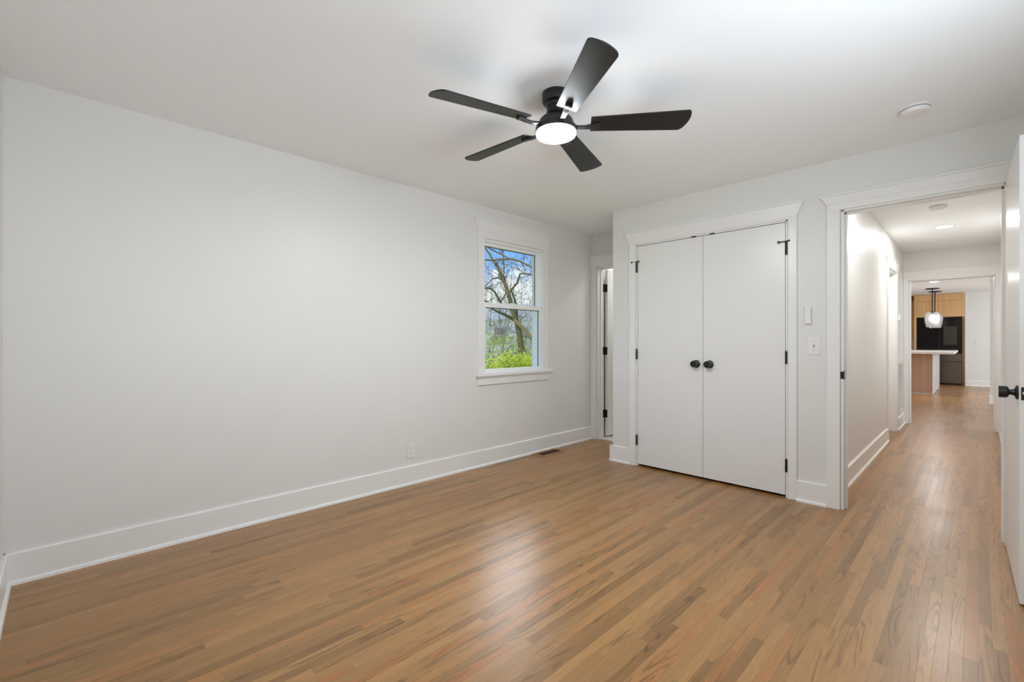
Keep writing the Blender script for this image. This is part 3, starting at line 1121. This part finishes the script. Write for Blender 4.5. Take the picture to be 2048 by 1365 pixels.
# wooden floor register beside the left baseboard
fr_ = thing('floor_register', 'flush wooden floor register with dark slots beside the baseboard', 'floor vent', (-3.12, 3.6, 0))
x0, x1, y0, y1 = -3.200, -3.040, 3.425, 3.775
bm = bmesh.new()
fw = 0.026
for q in ((x0, x0 + fw, y0, y1), (x1 - fw, x1, y0, y1), (x0 + fw, x1 - fw, y0, y0 + fw), (x0 + fw, x1 - fw, y1 - fw, y1)):
    bx(bm, *q, 0.0, 0.007)
obj('frame', bm, M['reg'], fr_, 0.0015)
bm = bmesh.new()
bx(bm, x0 + fw, x1 - fw, y0 + fw, y1 - fw, 0.0, 0.0012)
obj('shade_backing', bm, M['reg_dark'], fr_)  # dark sheet painted for the unlit duct; the floor has no hole
bm = bmesh.new()
for i in range(4):
    c = x0 + fw + (i + 0.5) * (x1 - x0 - 2 * fw) / 4
    bx(bm, c - 0.004, c + 0.004, y0 + fw, y1 - fw, 0.001, 0.0045)
obj('louver_slats', bm, M['reg_dark'], fr_)


# ------------------------------------------------------------------ kitchen beyond the hallway
isl = thing('kitchen_island', 'oak kitchen island with a white overhanging countertop beyond the hallway', 'kitchen island', (-1.2, 14.6, 0))
boxes_obj('cabinet_body', [(-1.75, -0.706, 13.50, 15.95, 0.0, 0.882)], M['oak_pink'], isl, 0.002)
box_obj('lit_oak_side', (-0.706, -0.694, 13.49, 15.96, 0.0, 0.882), M['quartz'], isl, 0.001)  # white stands in for light falling on the island's oak side
box_obj('countertop', (-1.85, -0.358, 13.24, 16.05, 0.882, 0.932), M['quartz'], isl, 0.003)
box_obj('base_strip', (-1.752, -0.70, 13.486, 13.50, 0.0, 0.02), M['trim'], isl)

fx0, fx1, fy = -1.185, -0.300, YK + 0.01
fg = thing('refrigerator', 'large dark refrigerator with black glass doors over two steel drawers', 'refrigerator', ((fx0 + fx1) / 2, fy, 0))
box_obj('body', (fx0 + 0.004, fx1 - 0.004, fy + 0.06, fy + 0.70, 0.02, 1.765), M['fridge_steel'], fg, 0.004)
mf = (fx0 + fx1) / 2
dl = box_obj('door', (fx0, mf - 0.003, fy, fy + 0.055, 0.835, 1.775), M['fridge_glass'], fg, 0.004)
dr_ = box_obj('door', (mf + 0.003, fx1, fy, fy + 0.055, 0.835, 1.775), M['fridge_glass'], fg, 0.004)
sc_ = box_obj('screen', (-0.655, -0.395, fy - 0.002, fy + 0.001, 1.06, 1.55), M['screen'], None)
sc_.parent = dr_
for (z0, z1) in ((0.625, 0.825), (0.045, 0.600)):
    box_obj('drawer', (fx0, fx1, fy, fy + 0.055, z0, z1), M['fridge_steel'], fg, 0.004)
box_obj('kick_plate', (fx0 + 0.01, fx1 - 0.01, fy + 0.03, fy + 0.06, 0.0, 0.04), M['black'], fg)
box_obj('hinge_cover', (fx0, fx1, fy + 0.02, fy + 0.10, 1.776, 1.792), M['black'], fg, 0.003)

sur = thing('refrigerator_cabinet', 'light oak cabinet surround built over the dark refrigerator', 'cabinet', (-0.75, fy, 0))
box_obj('side_panel', (-0.296, -0.250, YK + 0.0, YK + 0.72, 0.0, 1.795), M['oak_shade'], sur, 0.001)  # lower panel browner: shade beside the refrigerator put into the colour
box_obj('upper_side_panel', (-0.296, -0.250, YK + 0.0, YK + 0.72, 1.797, 2.408), M['oak'], sur, 0.001)
box_obj('side_panel', (-1.242, -1.190, YK + 0.0, YK + 0.72, 0.0, 2.408), M['oak'], sur, 0.001)
box_obj('body', (-1.190, -0.296, YK + 0.02, YK + 0.70, 1.80, 2.24), M['oak'], sur, 0.001)
box_obj('door', (-1.187, -0.747, YK, YK + 0.02, 1.803, 2.236), M['oak'], sur, 0.0015)
box_obj('door', (-0.743, -0.299, YK, YK + 0.02, 1.803, 2.236), M['oak'], sur, 0.0015)
box_obj('top_filler', (-1.190, -0.296, YK + 0.006, YK + 0.026, 2.240, 2.408), M['oak'], sur, 0.001)

up = thing('wall_cabinet', 'light oak wall cabinet hung beside the refrigerator over a tiled splashback', 'cabinet', (-1.9, 17.3, 1.35))
box_obj('body', (-2.6, -1.244, YK + 0.40, YK + 0.735, 1.33, 2.30), M['oak'], up, 0.001)
box_obj('door', (-1.70, -1.248, YK + 0.38, YK + 0.40, 1.333, 2.296), M['oak'], up, 0.0015)
box_obj('door', (-2.16, -1.704, YK + 0.38, YK + 0.40, 1.333, 2.296), M['oak'], up, 0.0015)
box_obj('top_filler', (-2.6, -1.244, YK + 0.39, YK + 0.41, 2.30, 2.41), M['oak_shade'], up, 0.001)
bs = thing('base_cabinet', 'base cabinet with a white counter along the kitchen back wall', 'cabinet', (-1.9, 17.1, 0))
box_obj('body', (-2.6, -1.244, YK + 0.14, YK + 0.735, 0.0, 0.88), M['oak'], bs, 0.001)
box_obj('countertop', (-2.6, -1.244, YK + 0.12, YK + 0.735, 0.88, 0.92), M['quartz'], bs, 0.001)
struct(box_obj('trim_7', (-2.6, -1.244, 17.44, 17.45, 0.92, 1.33), M['tile']))


def pendant(x, y, label):
    t = thing('pendant_lamp', label, 'pendant lamp', (x, y, CEIL), None)
    bm = bmesh.new()
    lathe(bm, [(0, 0), (0.125, 0), (0.125, -0.016), (0.11, -0.022), (0, -0.022)], 32, (x, y, CEIL))
    obj('canopy', bm, M['black'], t, 0, True)
    bm = bmesh.new()
    tube(bm, [(x, y, CEIL - 0.02), (x, y, 1.87)], 0.012, 10)
    obj('stem', bm, M['black'], t, 0, True)
    bm = bmesh.new()
    lathe(bm, [(0, 1.875), (0.028, 1.875), (0.034, 1.865), (0.034, 1.80), (0, 1.80)], 24, (x, y, 0))
    obj('lamp_holder', bm, M['black'], t, 0, True)
    bm = bmesh.new()
    lathe(bm, [(0.036, 1.862), (0.09, 1.850), (0.136, 1.81), (0.150, 1.745), (0.138, 1.62), (0.112, 1.49), (0.108, 1.49), (0.134, 1.62), (0.146, 1.745), (0.132, 1.806), (0.088, 1.845), (0.036, 1.857)], 14, (x, y, 0))
    sh = obj('glass_shade', bm, M['globe'], t)
    bm = bmesh.new()
    lathe(bm, [(0, 1.80), (0.02, 1.79), (0.045, 1.75), (0.058, 1.70), (0.050, 1.66), (0.03, 1.635), (0, 1.628)], 24, (x, y, 0))
    obj('bulb', bm, M['bulb'], t, 0, True)


pendant(-0.77, 14.8, 'clear faceted glass pendant lamp over the island, nearer of the two')
pendant(-0.77, 15.72, 'clear faceted glass pendant lamp over the island, farther of the two')


# ------------------------------------------------------------------ outdoors through the bedroom window
def at(u, v, dist):
    """point on the sight line through image point (u, v), dist metres forward"""
    s = (u - 1024.0) / F_PX
    fwd = Vector((-math.sin(HEAD), math.cos(HEAD), 0))
    rt = Vector((math.cos(HEAD), math.sin(HEAD), 0))
    return (fwd + rt * s + Vector((0, 0, (682.5 - v) / F_PX))) * dist + Vector((0, 0, CAM_H))


def bark(name, d, l):
    return paint(name, d, 0.85, 0.01, 30, vary=0.25)


M['bark'] = paint('mossy_bark', srgb(112, 100, 62), 0.9, 0.02, 25, vary=0.3)
M['twig'] = paint('grey_twig', srgb(122, 104, 84), 0.9, 0.01, 25, vary=0.25)
M['twig_pale'] = paint('pale_twig', srgb(214, 210, 202), 0.9, 0.01, 25, vary=0.2)


def leaf_mat(name, a, c):
    m, t, b = new_mat(name)
    nn = t.nodes.new
    oi = nn('ShaderNodeTexCoord')
    nz = nn('ShaderNodeTexNoise')
    nz.inputs['Scale'].default_value = 5
    nz.inputs['Detail'].default_value = 3
    t.links.new(oi.outputs['Object'], nz.inputs['Vector'])
    cr = nn('ShaderNodeValToRGB')
    cr.color_ramp.elements[0].position = 0.35
    cr.color_ramp.elements[0].color = a
    cr.color_ramp.elements[1].position = 0.62
    cr.color_ramp.elements[1].color = c
    t.links.new(nz.outputs['Fac'], cr.inputs[0])
    t.links.new(cr.outputs[0], b.inputs['Base Color'])
    b.inputs['Roughness'].default_value = 0.6
    tr = nn('ShaderNodeBsdfTranslucent')
    t.links.new(cr.outputs[0], tr.inputs['Color'])
    ms = nn('ShaderNodeMixShader')
    ms.inputs[0].default_value = 0.5
    out = t.nodes['Material Output']
    t.links.new(b.outputs[0], ms.inputs[1])
    t.links.new(tr.outputs[0], ms.inputs[2])
    t.links.new(ms.outputs[0], out.inputs[0])
    return m


M['leaf_lime'] = leaf_mat('lime_leaf', srgb(150, 176, 36), srgb(236, 236, 96))
M['leaf_green'] = leaf_mat('green_leaf', srgb(140, 172, 50), srgb(214, 220, 104))
M['grass'] = paint('lawn', srgb(130, 150, 70), 0.9, 0.02, 12, vary=0.3)
GZ = -0.7

bm = bmesh.new()
bx(bm, -70, XL - T - 0.02, -30, 80, GZ - 0.2, GZ)
struct(obj('ground', bm, M['grass']))


def grow(bm, rnd, p, d, length, r, depth, seg=5):
    n = 4
    pts = [p]
    rad = [r]
    for i in range(n):
        d = (d + Vector((rnd.uniform(-.28, .28), rnd.uniform(-.28, .28), rnd.uniform(-.12, .22)))).normalized()
        p = p + d * (length / n)
        pts.append(p)
        rad.append(r * (1 - 0.75 * (i + 1) / n))
    tube(bm, pts, rad, seg)
    if depth > 0:
        for i in range(rnd.randint(2, 4)):
            j = rnd.randint(1, n)
            dd = (d + Vector((rnd.uniform(-1, 1), rnd.uniform(-1, 1), rnd.uniform(-.3, .8)))).normalized()
            grow(bm, rnd, pts[j], dd, length * rnd.uniform(.5, .75), max(rad[j] * 0.7, 0.0035), depth - 1, 4)


# the main tree: mossy trunk and its big limbs
rnd = random.Random(4)
D = 12.0
px = D / F_PX
trunk_path = [(1048, 790, 7, 12), (1046, 740, 6.8, 12), (1043, 700, 6.2, 12), (1040, 672, 5.6, 12), (1034, 645, 5.4, 12.0), (1024, 620, 4.8, 12.0), (1020, 600, 4.4, 12), (1014, 580, 4.2, 12),
              (1007, 562, 3.4, 12.1), (1000, 545, 3.2, 12.2), (990, 527, 2.6, 12.3), (980, 510, 2.2, 12.4), (968, 493, 1.8, 12.5), (950, 470, 1.2, 12.6)]
limbs = [
    [(1075, 695, 4.2, 11.0), (1066, 680, 4.2, 11.2), (1052, 663, 4.2, 11.4), (1040, 651, 4.0, 11.7), (1028, 640, 3.6, 11.9), (1012, 631, 2.8, 11.8), (996, 624, 2.4, 11.6), (983, 617, 2.0, 11.5), (965, 600, 1.4, 11.4), (950, 590, 1, 11.3)],
    [(1034, 645, 3.4, 12), (1033, 625, 3.0, 12.2), (1031, 605, 2.4, 12.4), (1026, 590, 2.0, 12.5), (1021, 578, 1.4, 12.6)],
    [(1017, 588, 2.2, 12), (1026, 576, 2.2, 11.9), (1034, 567, 2.0, 11.8), (1038, 556, 1.8, 11.7), (1040, 548, 1.8, 11.6), (1050, 548, 1.6, 11.6), (1066, 550, 2.0, 11.5), (1085, 546, 1.4, 11.4)],
    [(940, 526, 1.6, 12.0), (967, 520, 1.7, 12.1), (985, 521, 1.8, 12.2), (1003, 519, 1.8, 12.2), (1022, 518, 2.0, 12.1), (1040, 523, 1.9, 12.0), (1056, 531, 1.8, 11.9), (1070, 537, 1.6, 11.8), (1090, 540, 1.2, 11.7)],
    [(1003, 607, 1.8, 12.3), (996, 597, 2.0, 12.2), (990, 585, 2.0, 12.1), (982, 578, 1.9, 12.0), (972, 576, 1.7, 11.9), (960, 582, 1.3, 11.8)],
    [(1003, 560, 1.4, 12.1), (996, 556, 1.4, 12), (985, 558, 1.2, 12), (976, 567, 1.0, 11.9), (968, 575, 0.9, 11.9)],
    [(1008, 548, 1.2, 12.2), (1008, 530, 1.2, 12.2), (1006, 510, 1.1, 12.3), (1004, 490, 0.9, 12.3)],
    [(967, 489, 1.0, 12.4), (980, 498, 1.3, 12.4), (1000, 508, 1.4, 12.3), (1018, 517, 1.5, 12.2)],
    [(1014, 575, 1.3, 12), (1009, 555, 1.4, 12.3), (1000, 540, 1.3, 12.5), (993, 524, 1.2, 12.6)],
    [(1000, 607, 1.2, 12.2), (1006, 597, 1.2, 12.2), (1011, 588, 1.0, 12.2)],
    [(966, 598, 1.6, 12.2), (973, 604, 1.8, 12.2), (985, 615, 1.6, 12.1)],
    [(1046, 520, 0.7, 12.0), (1049, 505, 0.7, 12.0), (1052, 488, 0.6, 12.0)],
    [(1060, 530, 0.6, 12.0), (1062, 512, 0.6, 12.0), (1058, 495, 0.5, 12.0)],
]
tr = thing('tree', 'large bare tree with a mossy leaning trunk outside the bedroom window', 'tree', tuple(at(1048, 790, 12)))
tr.location.z = GZ
bm = bmesh.new()
pts = [at(u, v, d) for u, v, r, d in trunk_path]
g = pts[0].copy()
g.z = GZ - 0.05
tube(bm, [g] + pts, [0.12] + [r * px for u, v, r, d in trunk_path], 10)
obj('trunk', bm, M['bark'], tr, 0, True)
bm = bmesh.new()
for lb_ in limbs:
    tube(bm, [at(u, v, d) for u, v, r, d in lb_], [r * px for u, v, r, d in lb_], 8)
for lb_ in limbs + [trunk_path[5:]]:
    for k in range(5):
        i = rnd.randint(0, len(lb_) - 1)
        u, v, r, d = lb_[i]
        grow(bm, rnd, at(u, v, d), Vector((rnd.uniform(-1, 1), rnd.uniform(-1, 1), rnd.uniform(-.2, 1))).normalized(), rnd.uniform(.35, .8), min(r * px * 0.5, 0.010), 1)
obj('branches', bm, M['bark'], tr, 0, True)


def sapling(u, dist, height, mat, seed, label, thick=0.022):
    rnd = random.Random(seed)
    p = at(u, 682.5, dist)
    p.z = GZ
    t = thing('sapling', label, 'tree', tuple(p), 'thin bare trees in the thicket outside the window')
    bm = bmesh.new()
    pts = [p.copy()]
    d = Vector((rnd.uniform(-.15, .15), rnd.uniform(-.15, .15), 1)).normalized()
    n = 9
    rad = [thick]
    for i in range(n):
        d = (d + Vector((rnd.uniform(-.16, .16), rnd.uniform(-.16, .16), 0.15))).normalized()
        pts.append(pts[-1] + d * height / n)
        rad.append(thick * (1 - 0.8 * (i + 1) / n))
    tube(bm, pts, rad, 6)
    obj('trunk', bm, mat, t, 0, True)
    bm = bmesh.new()
    for i in range(2, n + 1):
        for q in range(5):
            dd = Vector((rnd.uniform(-1, 1), rnd.uniform(-1, 1), rnd.uniform(-.25, .9))).normalized()
            grow(bm, rnd, pts[i], dd, rnd.uniform(.6, 1.2), rad[i] * 0.45 + 0.003, 2)
    obj('branches', bm, mat, t)


SAPL = 'thin bare twiggy tree in the thicket outside the bedroom window'
for i, (u, dist, h_, mk) in enumerate(((975, 17, 4.4, 'twig'), (1000, 20, 4.6, 'twig_pale'), (1050, 16, 4.6, 'twig'), (1068, 19, 4.8, 'twig_pale'),
                                       (1030, 22, 4.4, 'twig_pale'), (960, 23, 4.8, 'twig_pale'), (1088, 15, 4.2, 'twig'), (1015, 26, 5.0, 'twig_pale'), (1058, 27, 5.2, 'twig_pale'), (985, 28, 5.0, 'twig_pale'),
                                       (970, 14.5, 3.4, 'twig_pale'), (1008, 15.2, 3.2, 'twig'), (1044, 18.3, 3.8, 'twig_pale'), (1075, 22.5, 4.6, 'twig'), (992, 24.2, 4.6, 'twig'), (1024, 17.2, 3.6, 'twig_pale'), (1038, 30, 5.2, 'twig_pale'), (1000, 31, 5.2, 'twig_pale'))):
    sapling(u, dist, h_, M[mk], 100 + i, SAPL)


def shrub(u, dist, top, rad, mat, seed, label, leaves=1500, ls=0.045):
    rnd = random.Random(seed)
    p = at(u, 682.5, dist)
    p.z = GZ
    t = thing('shrub', label, 'shrub', tuple(p), 'leafy shrubs outside the bedroom window')
    bm = bmesh.new()
    for k in range(9):
        d = Vector((rnd.uniform(-.5, .5), rnd.uniform(-.5, .5), 1.4)).normalized()
        grow(bm, rnd, p.copy(), d, (top - GZ) * rnd.uniform(.8, 1.0), 0.010, 1)
    obj('stems', bm, M['twig'], t)
    bm = bmesh.new()
    hh = top - GZ
    cl = [(Vector((rnd.gauss(0, rad * .5), rnd.gauss(0, rad * .5), hh * rnd.uniform(.35, 0.92))), rnd.uniform(.15, .32)) for _ in range(22)]
    for k in range(leaves):
        c, cr_ = rnd.choice(cl)
        q = p + c + Vector((rnd.gauss(0, cr_ * .6), rnd.gauss(0, cr_ * .6), rnd.gauss(0, cr_ * .45)))
        q.z = max(q.z, GZ + .02)
        rot = Matrix.Rotation(rnd.uniform(0, 2 * PI), 3, 'Z') @ Matrix.Rotation(rnd.uniform(-1.1, 1.1), 3, 'X')
        s = ls * rnd.uniform(.6, 1.3)
        vs = [bm.verts.new(q + rot @ Vector(w)) for w in ((0, -s, 0), (s * .45, 0, s * .12), (0, s, 0), (-s * .45, 0, s * .12))]
        bm.faces.new(vs)
    obj('foliage', bm, mat, t)


SHL = 'low bright lime-green leafy shrub below the bedroom window view'
for i, (u, dist, top, rad) in enumerate(((965, 8.6, 0.98, .55), (1000, 8.0, 0.95, .5), (1035, 8.8, 0.98, .55), (1066, 8.2, 0.96, .5), (1090, 9.4, 0.9, .6), (1020, 10.0, 0.95, .6))):
    shrub(u, dist, top, rad, M['leaf_lime'], 30 + i, SHL, 3200, 0.035)
for i, (u, dist, top, rad) in enumerate(((990, 13.5, 1.55, .8), (1030, 14.5, 1.4, .8), (1055, 13.0, 1.35, .7))):
    shrub(u, dist, top, rad, M['leaf_green'], 50 + i, 'taller sparse light-green shrub behind the low lime-green shrubs', 1100, 0.035)

# pale house far behind the thicket
hs = thing('house', 'pale distant house behind the bare thicket outside the window', 'house', (-34, 33, GZ))
hb = at(1010, 682.5, 44)
ux = Vector((math.cos(HEAD), math.sin(HEAD), 0))
fwd = Vector((-math.sin(HEAD), math.cos(HEAD), 0))


def hq(a, b_, z):
    return hb + ux * a + fwd * b_ + Vector((0, 0, z - CAM_H))


def hbox(bm, a0, a1, b0, b1, z0, z1):
    q = [(a0, b0), (a1, b0), (a1, b1), (a0, b1)]
    hexa(bm, [hq(a, b_, z0) for a, b_ in q], [hq(a, b_, z1) for a, b_ in q])


hs.location = hb
hs.location.z = GZ
M['house'] = paint('pale_house_wall', srgb(226, 230, 236), 0.8, 0.01, 5)
M['house_win'] = paint('house_window', srgb(110, 130, 150), 0.2, 0.001, 5)
M['roof'] = paint('grey_roof', srgb(150, 158, 170), 0.8, 0.02, 8)
bm = bmesh.new()
hbox(bm, -7, 7, 0, 7, GZ, 3.2)
obj('wall', bm, M['house'], hs)
bm = bmesh.new()
hexa(bm, [hq(-7.5, -.5, 3.2), hq(7.5, -.5, 3.2), hq(7.5, 7.5, 3.2), hq(-7.5, 7.5, 3.2)], [hq(-7.5, 3.3, 4.9), hq(7.5, 3.3, 4.9), hq(7.5, 3.7, 4.9), hq(-7.5, 3.7, 4.9)])
obj('roof', bm, M['roof'], hs)
for a in (-5.2, -3.0, -0.6, 1.6, 4.0):
    bm = bmesh.new()
    hbox(bm, a - .5, a + .5, -0.05, 0.05, 0.9, 2.4)
    obj('window', bm, M['house_win'], hs)
